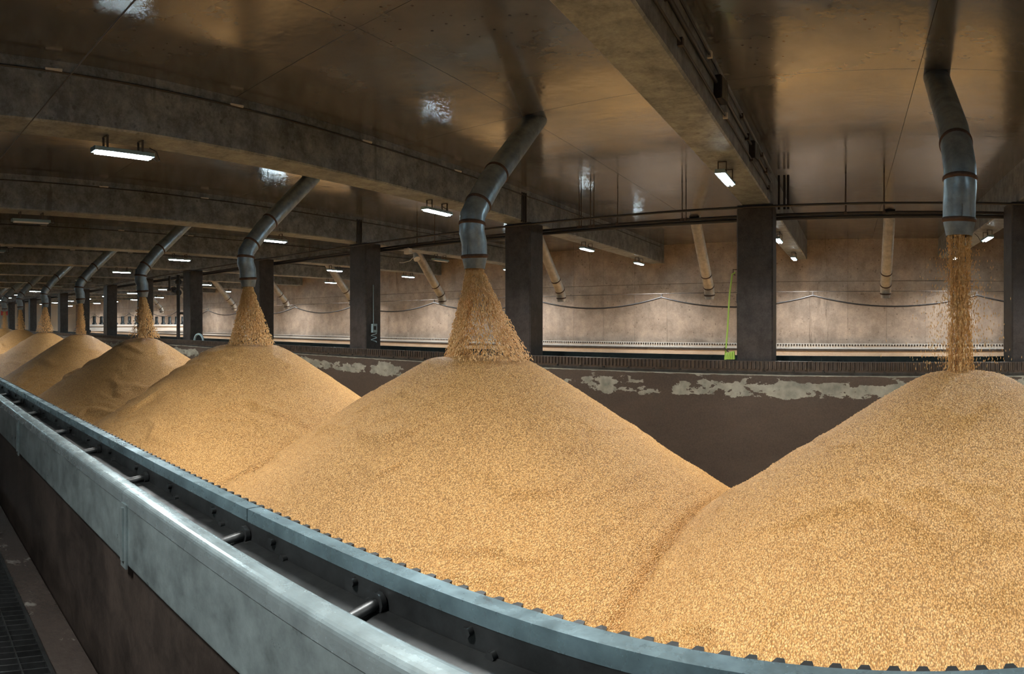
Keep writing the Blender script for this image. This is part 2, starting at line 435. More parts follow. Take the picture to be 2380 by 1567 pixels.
# partition racks
r = rack('gear_rack', Y_PART, Y_PART + 0.09, Z_PART, Z_RAIL, 'dark toothed steel rail on the partition, near side of the columns', M['rackdark'], M['rackdark'], 0.06, X_END + 0.5, XR, -1, 0)
teeth_joined('tooth_row', r, tooth_mesh(0.075, Y_PART + 0.001, 0.03, Z_RAIL - 0.14, Z_RAIL - 0.01, -1), X_END + 0.6, XR, 0.075, M['rackdark'])
m = MB(); m.box(X_END + 0.5, XR, Y_PART - 0.035, Y_PART - 0.001, Z_PART + 0.0005, Z_PART + 0.045); m.build('dark_strip', M['darksteel'], r)  # dark strip standing in for the shadow under the rack teeth
bm2 = MB(); bm2.tube([(0, Y_PART - 0.002, 0), (0, Y_PART - 0.03, 0)], 0.022, 6); bm2 = bm2.mesh('bolt')
for i in range(36): spawn('bolt', bm2, M['darksteel'], r, (4 - i * 0.52, 0, Z_PART + 0.055))
r = rack('flat_rail', Y_PART2 - 0.10, Y_PART2 - 0.01, Z_PART, Z_RAIL + 0.02, 'dark green steel rail on the partition behind the columns', M['railgreen'], M['railgreen'], 0.06, X_END + 0.5, XR, -1, 0)
for i in range(36): spawn('bolt', spawn and bm2, M['darksteel'], r, (4 - i * 0.62, Y_PART2 - 0.10 - Y_PART, Z_PART + 0.15))
# rack on the back curb
r = rack('gear_rack', Y_BACK - 0.28, Y_BACK - 0.18, 0.76, Z_RAIL, 'pale toothed steel rail along the back wall curb', M['backrail'], M['rackdark'], 0.075, X_END + 0.5, XR, -1, 0)
teeth_joined('tooth_row', r, tooth_mesh(0.09, Y_BACK - 0.279, 0.025, Z_RAIL - 0.075, Z_RAIL - 0.02, -1), X_END + 0.6, XR, 0.09, M['rackdark'])
m = MB(); m.box(X_END + 0.5, XR, Y_BACK - 0.32, Y_BACK - 0.29, 0.70, 0.77); m.build('dark_strip', M['rackdark'], r)  # dark strip along the curb just below the rack

# ------------------------------------------------------------------ steel trough along the near wall
TY0, TY1 = 0.885, 1.12
tr = thing('steel_trough', (0, TY0, 0.6), 'galvanised steel trough with rounded lip along the near grain box wall', 'trough')
SEG = 2.4
prof_g = [(0.98, 0.800), (1.15, 0.825), (1.15, 0.835), (0.98, 0.81)]
gm = MB(); gm.extrude_x(prof_g, 0.002, SEG - 0.002); gm = gm.mesh('gutter_floor')
# lip: broad rounded top rail
lp = []
for i in range(13):
    a = math.pi * i / 12
    ca, sa = math.cos(a), math.sin(a)
    lp.append((0.942 + 0.046 * math.copysign(abs(ca) ** 0.7, ca), 0.872 + 0.030 * sa ** 0.7))
lp = [(0.988, 0.802)] + lp + [(0.896, 0.84), (0.906, 0.84), (0.906, 0.862), (0.976, 0.862), (0.976, 0.802)]
lm = MB(); lm.extrude_x(lp, 0.002, SEG - 0.002); lm = lm.mesh('lip')
sm = MB(); sm.extrude_x([(0.900, 0.60), (0.904, 0.60), (0.904, 0.862), (0.900, 0.862)], 0.003, SEG - 0.003)
sm.extrude_x([(0.900, 0.598), (0.928, 0.598), (0.928, 0.603), (0.900, 0.603)], 0.003, SEG - 0.003); sm = sm.mesh('side_panel')
brm = MB(); brm.box(-0.03, 0.03, 0.890, 0.899, 0.58, 0.845); brm.box(-0.012, 0.012, 0.880, 0.890, 0.61, 0.83); brm = brm.mesh('bracket')
gbar = MB(); gbar.tube([(0, 0.985, 0.83), (0, 1.13, 0.85)], 0.016, 8); gbar.tube([(0.0, 1.13, 0.853), (0, 1.148, 0.853)], 0.028, 10); gbar = gbar.mesh('gutter_bar')  # dark bar with an end disc, laid across the gutter
x = 2.2
i = 0
while x > X_END + SEG + 0.5:
    spawn('gutter_floor', gm, M['darksteel'], tr, (x - SEG, NEAR, 0)); spawn('lip', lm, M['lip'], tr, (x - SEG, NEAR, 0)); spawn('side_panel', sm, M['trough'], tr, (x - SEG, NEAR, 0))
    if i < 14:
        spawn('bracket', brm, M['trough'], tr, (x - SEG + 0.03, NEAR, 0))
        for q in (0.35, 1.1, 1.8): spawn('gutter_bar', gbar, M['darksteel'], tr, (x - q, NEAR, 0))
    x -= SEG; i += 1

# ------------------------------------------------------------------ floor grating
gr = thing('floor_grating', (-4, 0.4, 0.0), 'dark steel bar grating let into the walkway floor', 'grating')
gx0, gx1, gy0, gy1 = -9.5, -1.6, 0.06, 0.68
m = MB(); m.box(gx0, gx1, gy1, gy1 + 0.02, 0.002, 0.035); m.build('edge_bar', M['darksteel'], gr)
m = MB(); m.box(gx0, gx1, gy0 - 0.02, gy0, 0.002, 0.035); m.build('edge_bar', M['darksteel'], gr)
cb = box_mesh('cross_bar', -0.004, 0.004, gy0, gy1, 0.004, 0.033)
lb = box_mesh('bearing_bar', gx0, gx1, -0.004, 0.004, 0.010, 0.034)
for i in range(int((gx1 - gx0) / 0.055)): spawn('cross_bar', cb, M['darksteel'], gr, (gx0 + i * 0.055, 0, 0))
for i in range(1, 5): spawn('bearing_bar', lb, M['darksteel'], gr, (0, gy0 + i * 0.125, 0))
m = MB(); m.box(gx0, gx1, gy0, gy1, 0.0005, 0.003); m.build('pit_dark', M['conduit'], gr)  # black sheet on the floor stands in for the dark below the bars

# ------------------------------------------------------------------ barley piles
def cone(k, x, y):
    ap, c, s = PILE_P[k]
    dx, dy = x - PILE_X[k] - PILE_OFF[k], y - Y_PILE
    d = math.hypot(dx, dy)
    e = max(0.0, d - c)
    return ap - s * (math.sqrt(e * e + 0.04) - 0.2) + 0.03 * max(0.0, d - 2.2) ** 1.35 - 0.02 * min(1, (d / max(c, .05)) ** 2)
def pile_h(k, x, y):
    hs = sorted(((cone(q, x, y), q) for q in (k - 1, k, k + 1) if q in PILE_P), reverse=True)
    z, k = hs[0]
    gap = z - hs[1][0]
    z -= 0.07 * math.exp(-(gap / 0.05) ** 2) if gap < 0.25 else 0.0      # the slump line where two piles meet
    dx, dy = x - PILE_X[k] - PILE_OFF[k], y - Y_PILE
    d = math.hypot(dx, dy)
    ang = math.atan2(dy, dx)
    n1 = noise.fractal(Vector((x * 0.9, y * 0.9, 3.1)), 0.9, 2.1, 4)
    # slump scarps: shallow terraces whose lower lip drops off sharply
    wq = noise.noise(Vector((x * 1.1 + 9, y * 1.1, 3.7)))
    ph = d * 3.1 + 1.8 * wq + 0.5 * noise.noise(Vector((x * 3.2, y * 3.2, 8.1)))
    fr = ph - math.floor(ph)
    saw = (fr / 0.86) if fr < 0.86 else (1 - fr) / 0.14
    ms = max(0.0, noise.noise(Vector((x * 0.75 + 4, y * 0.75, math.floor(ph) * 1.7))) + 0.15)
    z += 0.026 * n1 * min(1, d) + (0.035 + 0.085 * min(1.0, max(0.0, Y_PILE + 0.2 - y))) * saw * ms * min(1, d * 0.6)
    z += 0.004 * noise.noise(Vector((x * 24, y * 24, 0)))
    return max(z, Z_PIT + 0.02)
PILE_P = {0: (1.19, 0.20, 0.66), 1: (1.225, 0.42, 0.69), 2: (1.235, 0.42, 0.67), 3: (1.25, 0.22, 0.66), 4: (1.24, 0.2, 0.66), 5: (1.24, 0.2, 0.66), 6: (1.30, 0.2, 0.66),
          7: (1.32, 0.2, 0.66), 8: (1.32, 0.2, 0.66), 9: (1.3, 0.2, 0.66), -1: (1.2, 0.3, 0.66)}
PILE_OFF = {k: 0.0 for k in range(-1, 10)}
PILE_OFF[1] = 0.06; PILE_OFF[0] = 0.04
PX = {k: PILE_X[k] for k in range(10)}; PX[-1] = 5.4
PILE_X.append(5.4)           # index -1
PLAB = {-1: 'barley pile beyond the right edge of the photo', 0: 'largest bright barley pile under the rightmost spout', 1: 'big barley pile under the wide spreading stream, middle of the photo',
        2: 'barley pile left of the middle one, under the cone-shaped stream', 3: 'shaded barley pile, fourth from the right'}
for k in [-1] + list(range(10)):
    lo = (PX[k] + PX[k + 1]) / 2 if k < 9 else PX[k] - 2.5
    hi = (PX[k] + PX[k - 1]) / 2 if k > -1 else PX[k] + 2.5
    lo -= 0.005; hi += 0.005
    res = {-1: 0.10, 0: 0.024, 1: 0.026, 2: 0.035, 3: 0.045}.get(k, 0.07)
    nx, ny = int((hi - lo) / res) + 1, int((Y_PART - 0.08 - 1.31) / res) + 1
    vs = []
    for j in range(ny):
        y = 1.31 + (Y_PART - 0.08 - 1.31) * j / (ny - 1)
        for i in range(nx):
            x = lo + (hi - lo) * i / (nx - 1)
            vs.append((x, y, pile_h(k, x, y)))
    fs = [(j * nx + i, j * nx + i + 1, (j + 1) * nx + i + 1, (j + 1) * nx + i) for j in range(ny - 1) for i in range(nx - 1)]
    # skirt down to the pit floor
    ring = [i for i in range(nx)] + [j * nx + nx - 1 for j in range(1, ny)] + [(ny - 1) * nx + i for i in range(nx - 2, -1, -1)] + [j * nx for j in range(ny - 2, 0, -1)]
    b0 = len(vs)
    for i in ring: vs.append((vs[i][0], vs[i][1], Z_PIT))
    n = len(ring)
    sk = [(ring[(i + 1) % n], ring[i], b0 + i, b0 + (i + 1) % n) for i in range(n)]
    m = MB(); m.v = vs; m.f = fs + sk + [tuple(b0 + i for i in reversed(range(n)))]; m.s = [True] * len(fs) + [False] * (n + 1)
    r = thing('barley_pile', (PX[k], Y_PILE, Z_PIT), PLAB.get(k, 'small distant barley pile, %s from the right' % ORD[k]), 'grain pile', 'barley piles in the near box')
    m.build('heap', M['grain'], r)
    # loose kernels on the surface
    cntk = {0: 15000, 1: 13000, 2: 5000, 3: 2000}.get(k, 0)
    if cntk:
        g = MB(); rnd = random.Random(k + 50)
        for _ in range(cntk):
            x, y = rnd.uniform(lo, hi), 1.33 + (Y_PART - 1.53) * rnd.random() ** 1.25
            z = pile_h(k, x, y) + 0.003
            a, b = rnd.uniform(0, 6.28), rnd.uniform(-0.7, 0.7)
            L, R = rnd.uniform(0.007, 0.011), 0.003
            d = Vector((math.cos(a) * math.cos(b), math.sin(a) * math.cos(b), math.sin(b))); u = d.orthogonal().normalized(); q = d.cross(u); p = Vector((x, y, z))
            g.add([p - d * L, p + u * R, p + q * R, p - u * R, p - q * R, p + d * L], [(0, 2, 1), (0, 3, 2), (0, 4, 3), (0, 1, 4), (5, 1, 2), (5, 2, 3), (5, 3, 4), (5, 4, 1)])
        o = g.build('loose_kernels', M['kernel'], r); o['kind'] = 'stuff'

# barley bed levelled against the far side of the second box (seen in the ceiling's mirror)
m = MB(); vs = []; nx, ny = 440, 60
for j in range(ny):
    y = 15.7 + (Y_BACK - 0.31 - 15.7) * j / (ny - 1)
    for i in range(nx):
        x = X_END + 0.3 + (X_RIGHT - 0.6 - X_END) * i / (nx - 1)
        z = -0.1 - max(0, 16.5 - y) * 3.2 + 0.06 * noise.noise(Vector((x * 0.7, y * 0.7, 5)))
        vs.append((x, y, max(z, Z_PIT + 0.01)))
fs = [(j * nx + i, j * nx + i + 1, (j + 1) * nx + i + 1, (j + 1) * nx + i) for j in range(ny - 1) for i in range(nx - 1)]
m.add(vs, fs, True)
tag(m.build('barley_bed', M['grain']), 'long level bed of barley in the far box, seen mirrored in the ceiling', 'grain bed')

# ------------------------------------------------------------------ spouts
def ring_at(path, t, r, h=0.022):
    """short band round the pipe at parameter t (segment index + fraction)"""
    i = min(int(t), len(path) - 2); f = t - i
    p = Vector(path[i]).lerp(Vector(path[i + 1]), f); d = (Vector(path[i + 1]) - Vector(path[i])).normalized()
    m = MB(); m.tube([p - d * h, p - d * h * 0.5, p + d * h * 0.5, p + d * h], [r * 0.985, r + 0.011, r + 0.011, r * 0.985], 28, False); return m
def spout(k, x, y, zout, sgn, label, mat, group, n=28):
    def P(dy, z): return (x + SKEW * dy * sgn * 1.0 if sgn > 0 else x + SKEW * -dy, y + dy * sgn, z)
    R = 0.145
    if sgn > 0:
        prof = [(0.0, zout + 0.14), (-0.01, zout + 0.30), (-0.06, zout + 0.42), (-0.04, zout + 0.60), (0.10, zout + 0.78), (0.34, zout + 1.05), (1.53, Z_CEIL + 0.03)]
    else:
        prof = [(0.0, zout + 0.12), (0.02, zout + 0.22), (0.10, zout + 0.36), (0.30, zout + 0.56), (0.55, zout + 0.80), (1.80, Z_CEIL + 0.03)]
    path = [P(*q) for q in prof]
    r = thing('grain_spout', (x, y, zout), label, 'spout', group)
    m = MB(); m.tube(path, R, n, False); pp = m.build('pipe', mat, r)
    m = MB(); m.tube([P(0, zout + 0.145), P(0, zout + 0.10), P(0, zout)], [R * 0.99, R * 0.95, R * 0.80], n, False)
    m.tube([P(0, zout), P(0, zout + 0.10), P(0, zout + 0.145)], [R * 0.77, R * 0.92, R * 0.96], n, False); m.build('nozzle', mat, r)
    ts = [0.02, 2.5, 3.85, 5.12] if sgn > 0 else [0.02, 2.0, 3.4]
    if sgn > 0 and k == 0: ts = [0.02, 2.4, 4.3]
    for q in ts: ring_at(path, q, R).build('weld_band', M['rust'], pp)
    if n >= 28:
        m = MB(); m.tube([P(-R - 0.001, zout + 0.15) if sgn > 0 else P(0, zout), (x + 0.02, y - R - 0.002, zout + 0.30)], 0.0025, 5); m.build('seam', M['seam'], pp)
    return r
SL = {0: 'rightmost grey steel spout pouring a straight stream of barley', 1: 'large grey elbowed spout pouring the wide spreading stream', 2: 'grey elbowed steel spout above the cone-shaped stream left of the middle',
      3: 'grey steel spout above the shaded pile, fourth spout from the right'}
ZOUT = {0: 2.365, 1: 2.215}
for k in range(10):
    spout(k, PX[k], Y_PILE, ZOUT.get(k, 2.22), 1, SL.get(k, 'small distant grey spout over the near box, %s from the right' % ORD[k]), M['pipe'], 'spouts over the near box', 28 if k < 4 else 16)
X2 = [-1.06, -6.0, -10.9, -15.95, -21.0, -25.9, -31.0, -36.0, -41.0]
SL2 = {0: 'pale straight spout hanging idle before the back wall, rightmost', 1: 'pale idle spout with bent end before the back wall, left of the hose column',
       2: 'idle bent spout peeking out right of the column behind the wide stream', 3: 'idle bent spout left of the wide stream, before the back wall'}
for k in range(9):
    spout(k, X2[k], 17.55, 2.27, -1, SL2.get(k, 'small idle spout over the far box, %s from the right' % ORD[k]), M['pipe2'], 'idle spouts over the far box', 20)

# ------------------------------------------------------------------ falling barley
def stream(k, N, fn, L, R, label, seed):
    rnd = random.Random(seed); g = MB(); X, z0 = PX[k], ZOUT.get(k, 2.22)
    for _ in range(N):
        p, d = fn(rnd, X, z0)
        d = (d + Vector((rnd.gauss(0, .12), rnd.gauss(0, .12), rnd.gauss(0, .12)))).normalized()
        u = d.orthogonal().normalized(); q = d.cross(u); l = L * rnd.uniform(0.7, 1.2)
        g.add([p - d * l, p + u * R, p + q * R, p - u * R, p - q * R, p + d * l], [(0, 2, 1), (0, 3, 2), (0, 4, 3), (0, 1, 4), (5, 1, 2), (5, 2, 3), (5, 3, 4), (5, 4, 1)])
    o = g.build('barley_stream', M['kernel']); tag(o, label, 'grain stream', 'streams of falling barley', 'stuff')
def straight(zb):
    """a falling rope of strands with a loose halo"""
    q = random.Random(77); st = []
    for i in range(110):
        a, rr = q.uniform(0, 6.283), 0.112 * math.sqrt(q.random())
        st.append((rr * math.cos(a), rr * math.sin(a), q.uniform(-0.012, 0.03), q.uniform(0.5, 1.0), q.uniform(0, 6)))
    def fn(r, X, z0):
        t = r.random(); z = z0 + 0.03 - t * (z0 - zb)
        if r.random() < 0.26:
            rad = abs(r.gauss(0, 0.085 + 0.13 * t)); a = r.uniform(0, 6.283)
            if t < 0.12: rad = min(rad, 0.11)
            return Vector((X + rad * math.cos(a), Y_PILE + rad * math.sin(a), z)), Vector((0, 0, -1))
        sx, sy, dr, wgt, ph = st[int(r.random() ** 1.4 * len(st))]
        g = 1 - 0.22 * math.sin(math.pi * t) + 0.10 * t
        return Vector((X + sx * g + dr * t + 0.006 * math.sin(ph + 9 * t) + r.gauss(0, 0.004), Y_PILE + sy * g + r.gauss(0, 0.004), z)), Vector((dr * 0.3, 0, -1))
    return fn
def conical(zb, left, right, split=0.55):
    """grain thrown outwards by the elbow: a hollow skirt, denser at its left and right edges"""
    def fn(r, X, z0):
        t = r.random() ** 0.85; z = z0 + 0.03 - t * (z0 - zb)
        e = t ** 1.1
        if r.random() < 0.62:
            a = r.choice((0, math.pi)) + r.gauss(0, 0.55)
        else: a = r.uniform(0, 6.283)
        w_ = right if math.cos(a) > 0 else left
        core = 0.10
        a = round(a * 9) / 9 + r.gauss(0, 0.035) if r.random() < 0.7 else a
        rad = core * math.sqrt(r.random()) + e * w_ * (1 - 0.45 * r.random() ** 1.6)
        p = Vector((X + rad * math.cos(a), Y_PILE + rad * math.sin(a) * 0.8, z))
        dv = 1.1 * w_ / (z0 - zb)
        return p, Vector((math.cos(a) * dv, math.sin(a) * dv * 0.8, -1))
    return fn
stream(0, 11000, straight(1.16), 0.014, 0.0042, 'straight narrow stream of barley falling from the rightmost spout', 1)
stream(1, 10500, conical(1.16, 0.30, 0.62), 0.018, 0.0048, 'wide spreading skirt of falling barley in the middle of the photo', 2)
stream(2, 6500, conical(1.20, 0.32, 0.46), 0.022, 0.0060, 'cone-shaped stream of falling barley left of the middle', 3)
stream(3, 3800, conical(1.22, 0.03, 0.42), 0.026, 0.0075, 'stream of barley with a spray to its right, fourth from the right', 4)
stream(4, 2400, conical(1.22, 0.10, 0.16), 0.022, 0.0075, 'small distant stream of barley, fifth from the right', 5)
stream(5, 2000, conical(1.22, 0.40, 0.36), 0.024, 0.008, 'small distant widening stream of barley, sixth from the right', 6)
stream(6, 1800, conical(1.26, 0.05, 0.28), 0.026, 0.009, 'small distant stream of barley, seventh from the right', 7)
stream(7, 1500, conical(1.28, 0.05, 0.20), 0.026, 0.009, 'thin far stream of barley at the left edge of the photo', 8)

# ------------------------------------------------------------------ lamps under the beams
LY = [-1.2, 2.5, 8.25, 14.75, 19.0]
DEAD = {(0, -1.2), (2, -1.2), (3, -1.2), (5, -1.2), (7, -1.2), (9, -1.2), (11, -1.2), (3, 2.5), (3, 14.75), (6, 8.25), (7, 8.25), (4, 2.5), (5, 2.5)}
hm = MB()
hm.extrude_x([(-0.07, 0.0), (-0.05, 0.05), (0.05, 0.05), (0.07, 0.0), (0.065, 0.0), (0.046, 0.044), (-0.046, 0.044), (-0.065, 0.0)], -0.37, 0.37)
hm.box(-0.375, -0.365, -0.065, 0.065, 0.0, 0.05); hm.box(0.365, 0.375, -0.065, 0.065, 0.0, 0.05)
hm = hm.mesh('housing')
tbm = MB(); tbm.tube([(-0.34, 0, 0), (0.34, 0, 0)], 0.018, 6); tbm = tbm.mesh('tube')
hgm = MB(); hgm.box(-0.012, 0.012, -0.06, -0.05, 0.045, 0.18); hgm.box(-0.012, 0.012, 0.05, 0.06, 0.045, 0.18); hgm.box(-0.012, 0.012, -0.06, 0.06, 0.172, 0.18); hgm = hgm.mesh('hanger')
cbm = MB(); cbm.tube([(0.37, 0, 0.02), (0.44, 0.02, -0.02), (0.50, 0.05, 0.0), (0.50, 0.12, 0.12), (0.44, 0.24, 0.20)], 0.006, 6); cbm = cbm.mesh('cord')
ROW = {-1.2: 'row over the walkway', 2.5: 'nearest row', 8.25: 'row before the columns', 14.75: 'row behind the columns', 19.0: 'row nearest the back wall'}
for k in range(K0, 15):
    for y in LY:
        if k < 0 and y > 9: continue
        on = (k, y) not in DEAD
        X = beam_x(k, y); Z = 3.50
        lab = '%s twin-tube lamp under the %s beam from the right, %s' % ('glowing' if on else 'unlit', ORD[k] if k >= 0 else 'out-of-frame', ROW[y])
        r = thing('ceiling_lamp', (X, y, Z), lab, 'lamp', 'twin-tube lamps under the beams')
        rz = math.atan2(1, SKEW)
        r.rotation_euler = (0, 0, rz)
        def part(nm, me, mt, off=(0, 0, 0)):
            o = bpy.data.objects.new(nm, me); 
            if not me.materials: me.materials.append(mt)
            o.location = off; o.parent = r; col.objects.link(o); return o
        part('housing', hm, M['housing'])
        if on: tmesh = LIT = bpy.data.meshes.get('lit_tube_mesh') or (lambda q: (setattr(q, 'name', 'lit_tube_mesh'), q)[1])(tbm.copy())
        else: tmesh = bpy.data.meshes.get('dead_tube_mesh') or (lambda q: (setattr(q, 'name', 'dead_tube_mesh'), q)[1])(tbm.copy())
        for dy in (-0.028, 0.028): part('tube', tmesh, M['tube'] if on else M['deadtube'], (0, dy, -0.006))
        for dx in (-0.22, 0.22): part('hanger', hgm, M['rackdark'], (dx, 0, 0))
        part('cord', cbm, M['cable'])
        if on:
            ld = bpy.data.lights.get('lamp_light')
            if ld is None:
                ld = bpy.data.lights.new('lamp_light', 'AREA'); ld.shape = 'RECTANGLE'; ld.size = 0.68; ld.size_y = 0.10; ld.spread = math.radians(138); ld.energy = LAMP_W; ld.color = LAMP_COL
            lo_ = bpy.data.objects.new('lamp_light', ld); lo_.location = (0, 0, -0.032); lo_.parent = r; col.objects.link(lo_)

# ------------------------------------------------------------------ conduits along the columns
def pipe_run(name, y, z, r_, label, cat, x0=X_END + 0.5, x1=X_RIGHT - 0.5):
    m = MB(); m.tube([(x0, y, z), (x1, y, z)], r_, 10); o = m.build(name, M['conduit']); return tag(o, label, cat, 'conduits along the column row')
up = pipe_run('conduit', 11.06, 3.632, 0.022, 'upper thin black conduit running along the column heads', 'conduit')
mid = pipe_run('conduit', 11.82, 3.60, 0.028, 'middle black conduit running behind the column heads', 'conduit')
low = pipe_run('conduit', 11.84, 3.535, 0.036, 'lower thick black pipe running behind the column heads', 'conduit')
rods = [(-0.74, 11.82), (-1.44, 11.82), (-4.52, 11.82), (-4.60, 11.82), (-6.55, 11.82), (-6.63, 11.82), (-6.0, 11.82), (-6.9, 11.82), (-6.85, 11.82), (-11.0, 11.82), (-11.6, 11.82), (-16.2, 11.82)]
for x, y in rods:
    m = MB(); m.tube([(x, y, 3.60), (x, y, Z_CEIL)], 0.010 if x < -2 else 0.016, 6); m.box(x - 0.03, x + 0.03, y - 0.035, y + 0.035, 3.575, 3.63)
    m.build('hanger_rod', M['rod'], mid)
for k, (lab) in {1: 'black conduit riser bundle at the head of the hose column', 2: 'black conduit riser bundle at the head of the column behind the wide stream', 3: 'black conduit riser bundle at the head of the column with electric box'}.items():
    xr = col_left(k) + 0.66 + 0.02
    r = thing('conduit_riser', (xr, 11.0, 3.632), lab, 'conduit', 'conduit risers at the column heads')
    for i in range(3):
        m = MB(); xx = xr + (0.0, 0.10, 0.17)[i] * (1 if k == 1 else -2.2); yy = 11.03 if k != 1 else 11.5
        if k != 1: xx = xr - 0.10 - 0.10 * i; yy = 11.06
        top = [(xx, yy, 3.645), (xx, yy, 4.26)] if k == 1 else [(beam_x(k, yy) + 0.285, yy - 0.10 - 0.07 * i, 3.65), (beam_x(k, yy) + 0.285, yy - 0.10 - 0.07 * i, 4.25)]
        m.tube(top, 0.022, 8); m.build('pipe', M['conduit'], r)

# conduits and boxes on the side of the second beam
def face_x(k, y, off=0.025): return beam_x(k, y) + 0.26 + off
for i, (z, rr, lab) in enumerate([(4.20, 0.012, 'uppermost thin cable along the side of the beam above the hose column'), (4.05, 0.022, 'thick middle conduit along the side of the beam above the hose column'), (3.86, 0.012, 'lowest thin cable along the side of the beam above the hose column')]):
    m = MB(); m.tube([(face_x(1, 0.2), 0.2, z), (face_x(1, 11.0), 11.0, z)], rr, 8)
    o = m.build('conduit', M['conduit']); tag(o, lab, 'conduit', 'conduits on the beam side')
    for j in range(5):
        yy = 2.2 + j * 1.9 + i * 0.4
        q = MB(); q.box(-0.03, 0.012 + rr, -0.02, 0.02, -rr - 0.02, rr + 0.02); qo = q.build('clip', M['white' if j == 2 else 'rackdark'], o); qo.location = (face_x(1, yy), yy, z)
for y, z, lab in ((6.41, 4.0, 'upper dark junction box on the beam side above the glowing lamp'), (8.75, 3.98, 'lower dark junction box on the beam side above the hose column')):
    r = thing('junction_box', (face_x(1, y, 0), y, z - 0.12), lab, 'junction box', 'junction boxes on the beam')
    m = MB(); m.box(face_x(1, y, 0) - 0.02, face_x(1, y, 0.09), y - 0.11, y + 0.11, z - 0.12, z + 0.12); m.build('case', M['conduit'], r)
    m = MB(); m.box(face_x(1, y, 0.09), face_x(1, y, 0.10), y - 0.10, y + 0.10, z - 0.11, z + 0.11); m.build('cover', M['darksteel'], r)
# thin conduit under the slab on the other beams
for k in range(2, 7):
    m = MB(); m.tube([(face_x(k, 0.2, 0.012), 0.2, 4.20), (face_x(k, 20.5, 0.012), 20.5, 4.20)], 0.012, 6)
    o = m.build('conduit', M['conduit']); tag(o, 'thin black conduit high on the side of the %s beam from the right' % ORD[k], 'conduit', 'conduits on the beam side')
    for j in range(4):
        yy = 1.6 + j * 2.3
        q = MB(); q.box(-0.02, 0.014, -0.09, 0.09, -0.012, 0.012); qo = q.build('clip', M['white'], o); qo.location = (face_x(k, yy, 0.02), yy, 4.215)

# ------------------------------------------------------------------ festoon cable before the back wall
YF = 19.7
m = MB(); m.tube([(X_END + 0.3, YF, 2.56), (X_RIGHT - 0.3, YF, 2.56)], 0.010, 6); tag(m.build('taut_wire', M['wire']), 'thin taut wire stretched before the back wall', 'wire')
peaks = [8.15 - 4.98 * i - 1.6 for i in range(16)]
m = MB(); path = []
for i in range(15):
    a, b = peaks[i], peaks[i + 1]
    for q in range(14):
        s = q / 14; path.append((a + (b - a) * s, YF, 2.44 - 0.34 * (1 - (2 * s - 1) ** 2)))
path.append((peaks[15], YF, 2.44)); m.tube(path, 0.028, 6)
fc = m.build('festoon_cable', M['cable']); tag(fc, 'black cable hanging in loops from trolleys before the back wall', 'cable')
hk = MB(); hk.box(-0.02, 0.02, -0.015, 0.015, -0.05, 0.10); hk = hk.mesh('trolley')
for p in peaks: spawn('trolley', hk, M['wire'], fc, (p, YF, 2.46))

# pull wire over the walkway, upper left
m = MB(); m.tube([(beam_x(0, 0.95), 0.95, Z_BEAM), (-0.4, 0.78, 2.59), (-1.88, 0.72, 2.60), (-4.0, 0.63, 2.61), (-8.0, 0.58, 2.63), (beam_x(3, 0.56), 0.56, Z_BEAM)], 0.0032, 6); tag(m.build('pull_wire', M['wire']), 'thin slanting wire crossing the upper left corner', 'wire')

# ------------------------------------------------------------------ green hose on its hook
hx = col_left(1) - 0.10
r = thing('garden_hose', (hx, 11.05, Z_RAIL), 'bright green hose hung from a hook beside the wide column', 'hose')
m = MB(); m.tube([(hx + 0.06, 11.15, 2.50), (hx + 0.02, 11.10, 2.46), (hx - 0.02, 11.07, 2.1), (hx - 0.05, 11.05, 1.5), (hx - 0.09, 11.03, Z_RAIL + 0.01)], 0.016, 8); m.build('line', M['green'], r)
for i in range(5):
    m = MB(); xx = hx + 0.07 - i * 0.028; pts = []
    for q in range(13):
        a = math.pi * q / 12
        pts.append((xx, 11.04 - 0.012 * i + 0.03 * math.cos(a), Z_RAIL + 0.02 + 0.14 * math.sin(a) ** 0.6 * (1 - 0.05 * i)))
    m.tube(pts, 0.013, 8); m.build('coil', M['green'], r)
m = MB(); m.tube([(hx + 0.10, 11.16, 2.55), (hx + 0.03, 11.12, 2.55), (hx + 0.03, 11.12, 2.47), (hx + 0.07, 11.13, 2.45)], 0.010, 6); m.build('hook', M['rod'], r)
m = MB(); m.tube([(hx - 0.02, 11.0, Z_RAIL + 0.15), (hx - 0.09, 10.98, Z_RAIL + 0.23)], 0.012, 6); m.build('nozzle', M['conduit'], r)
# handle box on the left of the hose column
m = MB(); m.box(col_left(1) - 0.03, col_left(1), 11.2, 11.3, 1.95, 2.12); tag(m.build('switch_box', M['conduit']), 'small black switch box on the left side of the hose column', 'switch')

# electric box on the fourth column
bxk = col_left(3) + 0.66 + SKEW * 0.25
r = thing('socket_box', (bxk, 11.4, 1.5), 'small grey socket box with cable on the side of a column', 'socket')
m = MB(); m.box(bxk, bxk + 0.09, 11.30, 11.45, 1.35, 1.58); m.build('case', M['housing'], r)
m = MB(); m.box(bxk + 0.09, bxk + 0.105, 11.33, 11.40, 1.42, 1.52); m.build('socket', M['conduit'], r)
m = MB(); m.tube([(bxk + 0.03, 11.37, 1.58), (bxk + 0.02, 11.37, 2.6)], 0.010, 6); m.build('cable', M['housing'], r)
m = MB(); m.tube([(bxk + 0.05 + 0.06 * math.sin(q * 0.9), 11.37 + 0.08 * math.cos(q * 0.9), 1.34 - q * 0.016) for q in range(16)], 0.012, 6); m.build('coiled_cord', M['housing'], r)

